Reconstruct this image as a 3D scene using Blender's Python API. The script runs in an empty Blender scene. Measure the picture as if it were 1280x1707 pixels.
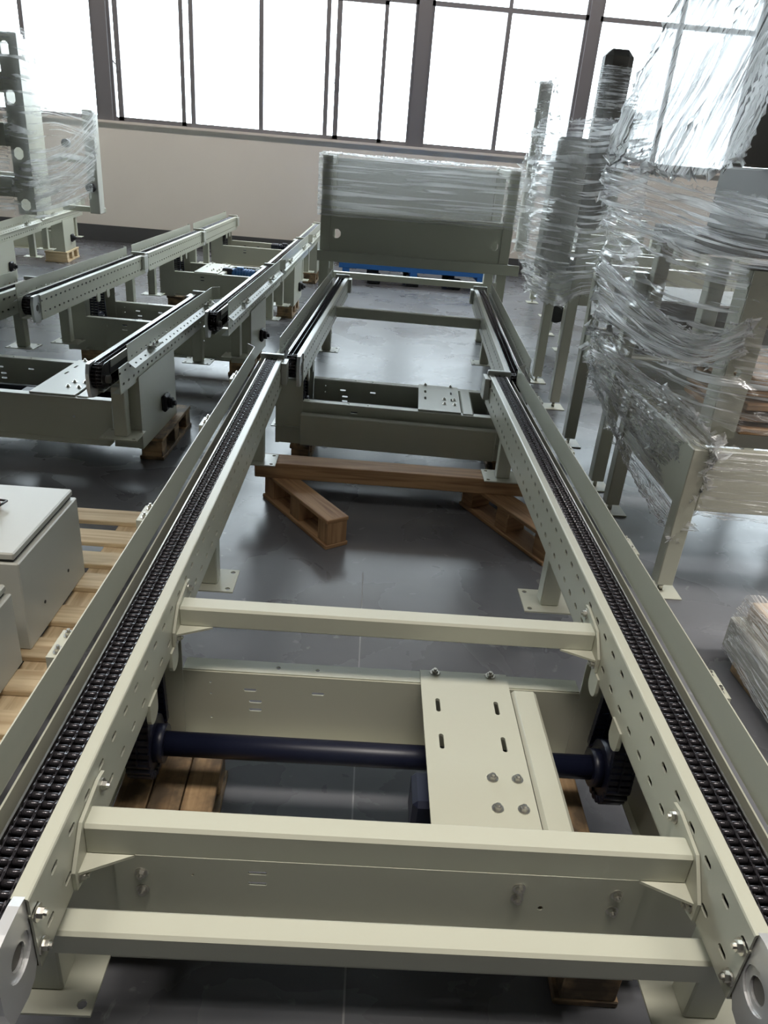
import bpy, bmesh, math, random
import numpy as np
from mathutils import Vector, Matrix, Euler
random.seed(7)
PI = math.pi
sc = bpy.context.scene
COL = sc.collection

# ------------------------------------------------------------------ camera
FPX = 1237.4
cam_d = bpy.data.cameras.new('camera')
cam_d.sensor_fit = 'HORIZONTAL'; cam_d.sensor_width = 36.0
cam_d.lens = FPX/1280.0*36.0
cam_d.clip_start = 0.05; cam_d.clip_end = 200
cam = bpy.data.objects.new('camera', cam_d); COL.objects.link(cam)
_p, _r, _y = 0.454093, -0.086661, 0.040710
fwd = Vector((math.sin(_y)*math.cos(_p), math.cos(_y)*math.cos(_p), -math.sin(_p)))
rt = Vector((math.cos(_y), -math.sin(_y), 0))
dn = fwd.cross(rt)
r2 = math.cos(_r)*rt + math.sin(_r)*dn
d2 = -math.sin(_r)*rt + math.cos(_r)*dn
M3 = Matrix((r2, -d2, -fwd)).transposed()
cam.matrix_world = Matrix.Translation((0, 0, 1.73)) @ M3.to_4x4()
sc.camera = cam

# ------------------------------------------------------------------ world, lights, exposure
world = bpy.data.worlds.new('daylight'); sc.world = world; world.use_nodes = True
bg = world.node_tree.nodes['Background']
bg.inputs[0].default_value = (0.84, 0.93, 1.0, 1); bg.inputs[1].default_value = 11.0
sc.view_settings.view_transform = 'Standard'; sc.view_settings.look = 'None'
sc.view_settings.gamma = 1.0; sc.view_settings.use_curve_mapping = False
sc.view_settings.exposure = 0.0
try:
    sc.cycles.use_denoising = True
    sc.cycles.max_bounces = 10; sc.cycles.transparent_max_bounces = 24
    sc.cycles.sample_clamp_indirect = 6.0
except Exception:
    pass
FILLS = [(-2.4, 0.7), (0.1, 0.7), (2.6, 0.7)]
FILL_W = 29.0; FILL_Z = 4.3

# ------------------------------------------------------------------ materials
def mat(name, col, rough=0.5, metal=0.0, spec=0.5, bump=None, var=None, coat=0.0):
    m = bpy.data.materials.new(name); m.use_nodes = True
    nt = m.node_tree; b = nt.nodes['Principled BSDF']
    b.inputs['Base Color'].default_value = (*col, 1); b.inputs['Roughness'].default_value = rough
    b.inputs['Metallic'].default_value = metal; b.inputs['Specular IOR Level'].default_value = spec
    b.inputs['Coat Weight'].default_value = coat
    tc = nt.nodes.new('ShaderNodeTexCoord')
    if var:
        sx, amt = var
        n = nt.nodes.new('ShaderNodeTexNoise'); n.inputs['Scale'].default_value = sx; n.inputs['Detail'].default_value = 4
        nt.links.new(tc.outputs['Object'], n.inputs['Vector'])
        r = nt.nodes.new('ShaderNodeValToRGB')
        r.color_ramp.elements[0].position = 0.3; r.color_ramp.elements[1].position = 0.7
        r.color_ramp.elements[0].color = (*[c*(1-amt) for c in col], 1)
        r.color_ramp.elements[1].color = (*[min(1, c*(1+amt*.6)) for c in col], 1)
        nt.links.new(n.outputs['Fac'], r.inputs['Fac']); nt.links.new(r.outputs['Color'], b.inputs['Base Color'])
    if bump:
        sx, st = bump
        n = nt.nodes.new('ShaderNodeTexNoise'); n.inputs['Scale'].default_value = sx; n.inputs['Detail'].default_value = 3
        nt.links.new(tc.outputs['Object'], n.inputs['Vector'])
        bp = nt.nodes.new('ShaderNodeBump'); bp.inputs['Strength'].default_value = st; bp.inputs['Distance'].default_value = 0.01
        nt.links.new(n.outputs['Fac'], bp.inputs['Height']); nt.links.new(bp.outputs['Normal'], b.inputs['Normal'])
    return m

PAINT = mat('pebble_grey_paint', (0.465, 0.465, 0.38), 0.33, 0, 0.5, bump=(60, .02))
STEEL = mat('zinc_steel', (0.62, 0.60, 0.55), 0.28, 1.0)
SILVER = mat('cast_silver', (0.68, 0.68, 0.68), 0.38, 0.6)
CHAIN = mat('oiled_chain_steel', (0.050, 0.046, 0.052), 0.20, 0.6, 0.8)
BLACK = mat('black_plastic', (0.018, 0.018, 0.022), 0.45)
NAVY = mat('navy_black_paint', (0.007, 0.009, 0.024), 0.4)
BLUE = mat('blue_enamel', (0.05, 0.17, 0.42), 0.4)
BLUEP = mat('blue_plastic', (0.03, 0.16, 0.50), 0.75)
RED = mat('red_plastic', (0.45, 0.03, 0.03), 0.4)
CABM = mat('light_grey_enamel', (0.50, 0.50, 0.45), 0.35, bump=(80, .02))
WALLM = mat('painted_wall', (0.80, 0.745, 0.68), 0.85, var=(0.6, .05))
SKIRT = mat('dark_skirting', (0.075, 0.075, 0.078), 0.6)
SILLM = mat('sill_white', (0.75, 0.68, 0.62), 0.5)
FRAME = mat('window_aluminium', (0.17, 0.16, 0.17), 0.5)
CEIL = mat('dark_ceiling', (0.12, 0.12, 0.12), 0.9)
SIDEM = mat('grey_side_wall', (0.16, 0.16, 0.155), 0.9)
RUBBER = mat('rubber_black', (0.02, 0.02, 0.02), 0.6)
DARKSTEEL = mat('dark_machine_steel', (0.13, 0.12, 0.105), 0.6, 0.0)

def wood_mat(name, c1, c2, dirt=0.0):
    m = bpy.data.materials.new(name); m.use_nodes = True
    nt = m.node_tree; b = nt.nodes['Principled BSDF']; b.inputs['Roughness'].default_value = 0.7
    tc = nt.nodes.new('ShaderNodeTexCoord'); mp = nt.nodes.new('ShaderNodeMapping')
    nt.links.new(tc.outputs['UV'], mp.inputs['Vector'])
    oi = nt.nodes.new('ShaderNodeObjectInfo')
    ad = nt.nodes.new('ShaderNodeVectorMath'); ad.operation = 'ADD'
    sc_ = nt.nodes.new('ShaderNodeMath'); sc_.operation = 'MULTIPLY'; sc_.inputs[1].default_value = 13.0
    nt.links.new(oi.outputs['Random'], sc_.inputs[0])
    nt.links.new(mp.outputs['Vector'], ad.inputs[0]); nt.links.new(sc_.outputs[0], ad.inputs[1])
    mp2 = nt.nodes.new('ShaderNodeMapping'); mp2.inputs['Scale'].default_value = (2.5, 40, 1)
    nt.links.new(ad.outputs[0], mp2.inputs['Vector'])
    n = nt.nodes.new('ShaderNodeTexNoise'); n.inputs['Scale'].default_value = 1.0; n.inputs['Detail'].default_value = 6
    n.inputs['Distortion'].default_value = 0.6
    nt.links.new(mp2.outputs['Vector'], n.inputs['Vector'])
    r = nt.nodes.new('ShaderNodeValToRGB'); e = r.color_ramp.elements
    e[0].position = 0.32; e[0].color = (*c1, 1); e[1].position = 0.62; e[1].color = (*c2, 1)
    nt.links.new(n.outputs['Fac'], r.inputs['Fac'])
    out = r.outputs['Color']
    if dirt:
        n2 = nt.nodes.new('ShaderNodeTexNoise'); n2.inputs['Scale'].default_value = 9; n2.inputs['Detail'].default_value = 5
        nt.links.new(ad.outputs[0], n2.inputs['Vector'])
        r2_ = nt.nodes.new('ShaderNodeValToRGB'); r2_.color_ramp.elements[0].position = 0.40; r2_.color_ramp.elements[1].position = 0.58
        nt.links.new(n2.outputs['Fac'], r2_.inputs['Fac'])
        mx = nt.nodes.new('ShaderNodeMix'); mx.data_type = 'RGBA'
        mu = nt.nodes.new('ShaderNodeMath'); mu.operation = 'MULTIPLY'; mu.inputs[1].default_value = dirt
        nt.links.new(r2_.outputs['Color'], mu.inputs[0]); nt.links.new(mu.outputs[0], mx.inputs['Factor'])
        nt.links.new(out, mx.inputs['A']); mx.inputs['B'].default_value = (0.045, 0.035, 0.025, 1); out = mx.outputs['Result']
    nt.links.new(out, b.inputs['Base Color'])
    bp = nt.nodes.new('ShaderNodeBump'); bp.inputs['Strength'].default_value = 0.3; bp.inputs['Distance'].default_value = 0.004
    nt.links.new(n.outputs['Fac'], bp.inputs['Height']); nt.links.new(bp.outputs['Normal'], b.inputs['Normal'])
    return m
WOOD = wood_mat('pale_pine', (0.46, 0.33, 0.19), (0.66, 0.52, 0.33))
WOODB = wood_mat('brown_timber', (0.22, 0.115, 0.055), (0.40, 0.24, 0.12))
WOODD = wood_mat('dirty_timber', (0.23, 0.14, 0.07), (0.42, 0.28, 0.15), 0.8)

def floor_mat():
    m = bpy.data.materials.new('polished_dark_concrete'); m.use_nodes = True
    nt = m.node_tree; b = nt.nodes['Principled BSDF']
    tc = nt.nodes.new('ShaderNodeTexCoord')
    def noise(s, d=5, dist=0.0):
        n = nt.nodes.new('ShaderNodeTexNoise'); n.inputs['Scale'].default_value = s; n.inputs['Detail'].default_value = d
        n.inputs['Distortion'].default_value = dist
        nt.links.new(tc.outputs['Object'], n.inputs['Vector']); return n
    def ramp(src, a, b_, ca, cb):
        r = nt.nodes.new('ShaderNodeValToRGB'); e = r.color_ramp.elements
        e[0].position = a; e[1].position = b_; e[0].color = (*ca, 1); e[1].color = (*cb, 1)
        nt.links.new(src.outputs['Fac'], r.inputs['Fac']); return r
    n1 = noise(1.1, 6, 0.4)
    base = ramp(n1, 0.3, 0.72, (0.078, 0.080, 0.088), (0.150, 0.152, 0.162))
    n2 = noise(13, 8, 1.0)
    sp = ramp(n2, 0.665, 0.72, (0, 0, 0), (1, 1, 1))
    mx = nt.nodes.new('ShaderNodeMix'); mx.data_type = 'RGBA'
    mu = nt.nodes.new('ShaderNodeMath'); mu.operation = 'MULTIPLY'; mu.inputs[1].default_value = 0.35
    nt.links.new(sp.outputs['Color'], mu.inputs[0]); nt.links.new(mu.outputs[0], mx.inputs['Factor'])
    nt.links.new(base.outputs['Color'], mx.inputs['A']); mx.inputs['B'].default_value = (0.3, 0.3, 0.3, 1)
    nt.links.new(mx.outputs['Result'], b.inputs['Base Color'])
    n3 = noise(2.2, 6, 0.6)
    rr = ramp(n3, 0.3, 0.7, (0.23, 0.23, 0.23), (0.33, 0.33, 0.33))
    nt.links.new(rr.outputs['Color'], b.inputs['Roughness'])
    b.inputs['Specular IOR Level'].default_value = 0.34
    n4 = noise(5, 3); bp = nt.nodes.new('ShaderNodeBump'); bp.inputs['Strength'].default_value = 0.05; bp.inputs['Distance'].default_value = 0.02
    nt.links.new(n4.outputs['Fac'], bp.inputs['Height']); nt.links.new(bp.outputs['Normal'], b.inputs['Normal'])
    return m
FLOORM = floor_mat()

def film_mat(name, dens=0.22, streak=0.5, sx=6.0, sy=70.0, mid=0.55, gstreak=0.0):
    """stretch film: mostly clear, milky where folds stack layers (UV u runs along the folds)"""
    m = bpy.data.materials.new(name); m.use_nodes = True
    nt = m.node_tree; nt.nodes.clear()
    out = nt.nodes.new('ShaderNodeOutputMaterial')
    tc = nt.nodes.new('ShaderNodeTexCoord'); mp = nt.nodes.new('ShaderNodeMapping')
    mp.inputs['Scale'].default_value = (sx, sy, 1); nt.links.new(tc.outputs['UV'], mp.inputs['Vector'])
    n = nt.nodes.new('ShaderNodeTexNoise'); n.inputs['Scale'].default_value = 1.0; n.inputs['Detail'].default_value = 5
    n.inputs['Distortion'].default_value = 0.8; nt.links.new(mp.outputs['Vector'], n.inputs['Vector'])
    n2 = nt.nodes.new('ShaderNodeTexNoise'); n2.inputs['Scale'].default_value = 4.0; n2.inputs['Detail'].default_value = 3
    nt.links.new(tc.outputs['UV'], n2.inputs['Vector'])
    r = nt.nodes.new('ShaderNodeMapRange'); r.inputs['From Min'].default_value = mid; r.inputs['From Max'].default_value = mid+.055
    nt.links.new(n.outputs['Fac'], r.inputs['Value'])
    m2 = nt.nodes.new('ShaderNodeMapRange'); m2.inputs['From Min'].default_value = 0.35; m2.inputs['From Max'].default_value = 0.60; m2.inputs['To Min'].default_value = 0.25
    nt.links.new(n2.outputs['Fac'], m2.inputs['Value'])
    mu = nt.nodes.new('ShaderNodeMath'); mu.operation = 'MULTIPLY'
    nt.links.new(r.outputs['Result'], mu.inputs[0]); nt.links.new(m2.outputs['Result'], mu.inputs[1])
    ma = nt.nodes.new('ShaderNodeMath'); ma.operation = 'MULTIPLY_ADD'; ma.inputs[1].default_value = streak; ma.inputs[2].default_value = dens
    nt.links.new(mu.outputs[0], ma.inputs[0])
    bp = nt.nodes.new('ShaderNodeBump'); bp.inputs['Strength'].default_value = 0.9; bp.inputs['Distance'].default_value = 0.012
    nt.links.new(n.outputs['Fac'], bp.inputs['Height'])
    gl = nt.nodes.new('ShaderNodeBsdfGlossy'); gl.inputs['Roughness'].default_value = 0.18; gl.inputs['Color'].default_value = (1, 1, 1, 1)
    tl = nt.nodes.new('ShaderNodeBsdfTranslucent'); tl.inputs['Color'].default_value = (0.97, 0.97, 0.96, 1)
    df = nt.nodes.new('ShaderNodeBsdfDiffuse'); df.inputs['Color'].default_value = (0.95, 0.95, 0.95, 1)
    for q in (gl, tl, df): nt.links.new(bp.outputs['Normal'], q.inputs['Normal'])
    m0 = nt.nodes.new('ShaderNodeMixShader'); m0.inputs[0].default_value = 0.36
    nt.links.new(tl.outputs[0], m0.inputs[1]); nt.links.new(df.outputs[0], m0.inputs[2])
    m1 = nt.nodes.new('ShaderNodeMixShader')
    if gstreak:   # folded layers seen edge-on mirror the room instead of scattering
        n5 = nt.nodes.new('ShaderNodeTexNoise'); n5.inputs['Scale'].default_value = 1.0; n5.inputs['Detail'].default_value = 4; n5.inputs['Distortion'].default_value = 0.5
        mp5 = nt.nodes.new('ShaderNodeMapping'); mp5.inputs['Scale'].default_value = (4, 110, 1); mp5.inputs['Location'].default_value = (5, 3, 0)
        nt.links.new(tc.outputs['UV'], mp5.inputs['Vector']); nt.links.new(mp5.outputs['Vector'], n5.inputs['Vector'])
        r5 = nt.nodes.new('ShaderNodeMapRange'); r5.inputs['From Min'].default_value = 0.55; r5.inputs['From Max'].default_value = 0.62
        r5.inputs['To Min'].default_value = 0.1; r5.inputs['To Max'].default_value = gstreak
        nt.links.new(n5.outputs['Fac'], r5.inputs['Value']); nt.links.new(r5.outputs['Result'], m1.inputs[0])
    else: m1.inputs[0].default_value = 0.3
    nt.links.new(m0.outputs[0], m1.inputs[1]); nt.links.new(gl.outputs[0], m1.inputs[2])
    tr = nt.nodes.new('ShaderNodeBsdfTransparent')
    mm = nt.nodes.new('ShaderNodeMixShader')
    nt.links.new(ma.outputs[0], mm.inputs[0]); nt.links.new(tr.outputs[0], mm.inputs[1]); nt.links.new(m1.outputs[0], mm.inputs[2])
    nt.links.new(mm.outputs[0], out.inputs['Surface'])
    return m
FILM = film_mat('stretch_film_streaky', 0.20, 0.85, 1.6, 44, 0.50)
FILMW = film_mat('stretch_film_layered', 0.84, 0.14, 2, 50, 0.46, 0.93)
FILMX = film_mat('stretch_film_gathered', 0.20, 0.80, 0.9, 26, 0.47, 0.6)
FILMT = film_mat('stretch_film_taut', 0.30, 0.45, 5, 22, 0.50, 0.0)
FILMC = film_mat('stretch_film_clear', 0.18, 0.8, 1.5, 30, 0.53)
FILMD = film_mat('stretch_film_bunched', 0.26, 0.9, 1.2, 34, 0.46)

def glass_mat():
    m = bpy.data.materials.new('window_glass'); m.use_nodes = True
    nt = m.node_tree; nt.nodes.clear(); out = nt.nodes.new('ShaderNodeOutputMaterial')
    tr = nt.nodes.new('ShaderNodeBsdfTransparent'); tr.inputs[0].default_value = (0.96, 0.98, 0.98, 1)
    gl = nt.nodes.new('ShaderNodeBsdfGlossy'); gl.inputs['Roughness'].default_value = 0.02
    mm = nt.nodes.new('ShaderNodeMixShader'); mm.inputs[0].default_value = 0.06
    nt.links.new(tr.outputs[0], mm.inputs[1]); nt.links.new(gl.outputs[0], mm.inputs[2]); nt.links.new(mm.outputs[0], out.inputs['Surface'])
    return m
GLASS = glass_mat()

# ------------------------------------------------------------------ mesh helpers
class MB:
    def __init__(s): s.v = []; s.f = []; s.uv = None; s.sm = []
    def quad(s, a, b, c, d):
        i = len(s.v); s.v += [a, b, c, d]; s.f.append((i, i+1, i+2, i+3)); s.sm.append(False)
    def poly(s, pts):
        i = len(s.v); s.v += list(pts); s.f.append(tuple(range(i, i+len(pts)))); s.sm.append(False)
    def add(s, vs, fs, smooth=False):
        i = len(s.v); s.v += [tuple(v) for v in vs]
        for f in fs: s.f.append(tuple(i+k for k in f)); s.sm.append(smooth)
    def box(s, x0, x1, y0, y1, z0, z1):
        vs = [(x, y, z) for z in (z0, z1) for y in (y0, y1) for x in (x0, x1)]
        s.add(vs, [(0, 2, 3, 1), (4, 5, 7, 6), (0, 1, 5, 4), (2, 6, 7, 3), (0, 4, 6, 2), (1, 3, 7, 5)]); return s
    def bbox(s, x0, x1, y0, y1, z0, z1, r=0.004):
        """box with chamfered edges on all 12 sides"""
        r = min(r, (x1-x0)/2.01, (y1-y0)/2.01, (z1-z0)/2.01)
        vs = []; idx = {}
        for cx in (0, 1):
            for cy in (0, 1):
                for cz in (0, 1):
                    X = (x0, x1)[cx]; Y = (y0, y1)[cy]; Z = (z0, z1)[cz]
                    sx = r*(1-2*cx); sy = r*(1-2*cy); sz = r*(1-2*cz)
                    idx[cx, cy, cz, 'x'] = len(vs); vs.append((X, Y+sy, Z+sz))
                    idx[cx, cy, cz, 'y'] = len(vs); vs.append((X+sx, Y, Z+sz))
                    idx[cx, cy, cz, 'z'] = len(vs); vs.append((X+sx, Y+sy, Z))
        fs = []
        I = idx
        for c in (0, 1):
            fs.append([I[c, 0, 0, 'x'], I[c, 1, 0, 'x'], I[c, 1, 1, 'x'], I[c, 0, 1, 'x']])
            fs.append([I[0, c, 0, 'y'], I[1, c, 0, 'y'], I[1, c, 1, 'y'], I[0, c, 1, 'y']])
            fs.append([I[0, 0, c, 'z'], I[1, 0, c, 'z'], I[1, 1, c, 'z'], I[0, 1, c, 'z']])
        for a in (0, 1):
            for b in (0, 1):
                fs.append([I[0, a, b, 'y'], I[1, a, b, 'y'], I[1, a, b, 'z'], I[0, a, b, 'z']])
                fs.append([I[a, 0, b, 'x'], I[a, 1, b, 'x'], I[a, 1, b, 'z'], I[a, 0, b, 'z']])
                fs.append([I[a, b, 0, 'x'], I[a, b, 1, 'x'], I[a, b, 1, 'y'], I[a, b, 0, 'y']])
                for c in (0, 1): pass
        for a in (0, 1):
            for b in (0, 1):
                for c in (0, 1): fs.append([I[a, b, c, 'x'], I[a, b, c, 'y'], I[a, b, c, 'z']])
        s.add(vs, fs); s.need = True; return s
    def cyl(s, p0, p1, r, n=12, r1=None, caps=True, smooth=True):
        p0 = Vector(p0); p1 = Vector(p1); r1 = r if r1 is None else r1
        d = (p1-p0).normalized(); a = d.orthogonal().normalized(); b = d.cross(a)
        vs = []
        for p, q in ((p0, r), (p1, r1)):
            for k in range(n):
                t = 2*PI*k/n; vs.append(tuple(p+(a*math.cos(t)+b*math.sin(t))*q))
        s.add(vs, [(k, (k+1) % n, n+(k+1) % n, n+k) for k in range(n)], smooth)
        if caps:
            s.add(vs[:n], [tuple(range(n-1, -1, -1))]); s.add(vs[n:], [tuple(range(n))])
        return s
    def tube(s, pts, r, n=8):
        for a, b in zip(pts[:-1], pts[1:]): s.cyl(a, b, r, n)
        return s
    def ring(s, c, axis, r_in, r_out, th, n=20):
        c = Vector(c); d = Vector(axis).normalized(); a = d.orthogonal().normalized(); b = d.cross(a)
        vs = []
        for off in (-th/2, th/2):
            for rr in (r_in, r_out):
                for k in range(n):
                    t = 2*PI*k/n; vs.append(tuple(c+d*off+(a*math.cos(t)+b*math.sin(t))*rr))
        fs = []
        for k in range(n):
            l = (k+1) % n
            fs += [(k, l, n+l, n+k), (2*n+k, 3*n+k, 3*n+l, 2*n+l), (n+k, n+l, 3*n+l, 3*n+k), (k, 2*n+k, 2*n+l, l)]
        s.add(vs, fs); return s
    def prism(s, poly, axis, a0, a1):
        """extrude a 2D polygon along axis 'x','y','z' from a0 to a1; 2D coords are the other axes in order"""
        def P(u, v, w): return {'x': (w, u, v), 'y': (u, w, v), 'z': (u, v, w)}[axis]
        n = len(poly); vs = [P(u, v, a0) for u, v in poly]+[P(u, v, a1) for u, v in poly]
        s.add(vs, [tuple(range(n-1, -1, -1)), tuple(range(n, 2*n))]+[(k, (k+1) % n, n+(k+1) % n, n+k) for k in range(n)]); return s
    def plate(s, O, U, V, W, H, t, holes):
        """flat plate with real openings. O corner, U/V unit vectors, size W x H, thickness t along UxV.
        holes: rows [(v_centre, hole_h, [u_centres], hole_w)], rows must not overlap in v"""
        O = Vector(O); U = Vector(U); V = Vector(V); N = U.cross(V)*t
        def P(u, v, b): return tuple(O+U*u+V*v+(N if b else Vector((0, 0, 0))))
        def face(u0, u1, v0, v1):
            if u1-u0 < 1e-6 or v1-v0 < 1e-6: return
            s.quad(P(u0, v0, 1), P(u1, v0, 1), P(u1, v1, 1), P(u0, v1, 1))
            s.quad(P(u0, v0, 0), P(u0, v1, 0), P(u1, v1, 0), P(u1, v0, 0))
        cur = 0.0
        for vc, hh, us, hw in sorted(holes, key=lambda q: q[0]):
            v0, v1 = vc-hh/2, vc+hh/2
            face(0, W, cur, v0); cu = 0.0
            for u in us:
                u0, u1 = u-hw/2, u+hw/2
                face(cu, u0, v0, v1)
                c = min(hh, hw)/2*0.62
                oc = [(u0+c, v0), (u1-c, v0), (u1, v0+c), (u1, v1-c), (u1-c, v1), (u0+c, v1), (u0, v1-c), (u0, v0+c)]
                for (cx, cy), (i, j) in (((u0, v0), (7, 0)), ((u1, v0), (1, 2)), ((u1, v1), (3, 4)), ((u0, v1), (5, 6))):
                    a, b = oc[i], oc[j]
                    s.poly([P(cx, cy, 1), P(*a, 1), P(*b, 1)]); s.poly([P(cx, cy, 0), P(*b, 0), P(*a, 0)])
                for k in range(8):
                    a, b = oc[k], oc[(k+1) % 8]
                    s.quad(P(*a, 0), P(*b, 0), P(*b, 1), P(*a, 1))
                cu = u1
            face(cu, W, v0, v1); cur = v1
        face(0, W, cur, H)
        for (a, b), (c, d) in (((0, 0), (W, 0)), ((W, 0), (W, H)), ((W, H), (0, H)), ((0, H), (0, 0))):
            s.quad(P(a, b, 0), P(c, d, 0), P(c, d, 1), P(a, b, 1))
        return s
    def mesh(s, name, m, recalc=True, uvscale=None):
        me = bpy.data.meshes.new(name); me.from_pydata(s.v, [], s.f)
        me.polygons.foreach_set('use_smooth', s.sm)
        if recalc:
            b = bmesh.new(); b.from_mesh(me); bmesh.ops.remove_doubles(b, verts=b.verts, dist=1e-6)
            bmesh.ops.recalc_face_normals(b, faces=b.faces)
            b.to_mesh(me); b.free()
        if m is WOOD or m is WOODB or m is WOODD: box_uv(me)
        me.materials.append(m); me.update()
        return me
    def obj(s, name, m, parent=None, loc=None, recalc=True):
        o = bpy.data.objects.new(name, s.mesh(name, m, recalc)); COL.objects.link(o)
        if parent: o.parent = parent
        if loc: o.location = loc
        return o

def box_uv(me):
    """u along the longest dimension of the piece"""
    co = np.array([v.co[:] for v in me.vertices]); ext = co.max(0)-co.min(0); L = int(ext.argmax())
    uvl = me.uv_layers.new(name='uv')
    for p in me.polygons:
        n = p.normal; ax = max(range(3), key=lambda i: abs(n[i]))
        oth = [i for i in range(3) if i != ax]
        if L in oth: oth = [L]+[i for i in oth if i != L]
        for li in p.loop_indices:
            c = me.vertices[me.loops[li].vertex_index].co
            uvl.data[li].uv = (c[oth[0]], c[oth[1]]+0.37*ax)

def empty(name, loc=(0, 0, 0), rz=0.0, label=None, cat=None, group=None):
    o = bpy.data.objects.new(name, None); COL.objects.link(o); o.location = loc; o.rotation_euler = (0, 0, rz)
    o.empty_display_size = 0.1
    tag(o, label, cat, group); return o
def tag(o, label=None, cat=None, group=None, kind=None):
    if label: o['label'] = label
    if cat: o['category'] = cat
    if group: o['group'] = group
    if kind: o['kind'] = kind
    return o
def link_mesh(name, me, parent=None, loc=(0, 0, 0), rot=(0, 0, 0)):
    o = bpy.data.objects.new(name, me); COL.objects.link(o); o.parent = parent; o.location = loc; o.rotation_euler = rot; return o

# shared bolt meshes (axis along +z, head at top)
def bolt_mesh(r=0.009, h=0.008, slot=False):
    b = MB(); b.cyl((0, 0, -0.001), (0, 0, 0.002), r*1.55, 14, smooth=False)
    b.cyl((0, 0, 0.002), (0, 0, 0.002+h), r, 6, smooth=False)
    b.cyl((0, 0, 0.002+h), (0, 0, 0.003+h+h*.5), r*.5, 8, smooth=False)
    return b.mesh('bolt', STEEL)
BOLT = bolt_mesh(); BOLTL = bolt_mesh(0.0075, 0.010)
UP = (0, 0, 0); TOX = (0, PI/2, 0); TOXN = (0, -PI/2, 0); TOYN = (PI/2, 0, 0)

# ------------------------------------------------------------------ chain link meshes
PITCH = 0.01905
RX = 0.0135
def link_mb(mb, y, par, zc=0.0, n=8):
    """one pitch of duplex roller chain starting at roller y"""
    for sx in (-1, 1):
        mb.cyl((sx*RX-0.0105, y, zc), (sx*RX+0.0105, y, zc), 0.0062, n)
    y1 = y+PITCH; t = 0.0011
    for x in ((-0.0265, -0.0012, 0.0012, 0.0265) if par else (-0.0243, 0.0, 0.0243)):
        mb.prism([(y-0.0075, zc-0.004), (y-0.004, zc-0.0075), (y1+0.004, zc-0.0075), (y1+0.0075, zc-0.004),
                  (y1+0.0075, zc+0.004), (y1+0.004, zc+0.0075), (y1-0.005, zc+0.0055), (y+0.005, zc+0.0055), (y-0.004, zc+0.0075), (y-0.0075, zc+0.004)], 'x', x-t, x+t)
_a = MB(); link_mb(_a, 0, 0); link_mb(_a, PITCH, 1); LINK = _a.mesh('chain_link', CHAIN)

def chain_joined(mb, x, y0, y1, z, n=6):
    k = 0; y = y0
    while y < y1:
        for sx in (-1, 1): mb.cyl((x+sx*RX-0.0105, y, z), (x+sx*RX+0.0105, y, z), 0.0062, n, caps=False)
        for xx in (-0.0265, 0.0, 0.0265) if k % 2 else (-0.0243, 0.0, 0.0243):
            mb.box(x+xx-0.0011, x+xx+0.0011, y-0.006, y+PITCH+0.006, z-0.007, z+0.007)
        y += PITCH; k += 1
def chain_wrap(mb, x, yc, zc, R, side):
    """half turn of chain around the end sprocket; side=-1 near end, +1 far end"""
    n = 10
    for k in range(n+1):
        t = PI*k/n; y = yc+side*math.sin(t)*R; z = zc+math.cos(t)*R
        mb.cyl((x-0.025, y, z), (x+0.025, y, z), 0.0065, 8)
    mb.cyl((x-0.020, yc, zc), (x+0.020, yc, zc), R*0.93, 20)
    for xx in (-0.0265, 0, 0.0265): mb.cyl((x+xx-0.0013, yc, zc), (x+xx+0.0013, yc, zc), R+0.006, 20)

# ------------------------------------------------------------------ conveyor builder
HG = 0.6125   # half spacing of the chain centres
def rng(a, b, st):
    r = []; x = a
    while x < b: r.append(x); x += st
    return r

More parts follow.
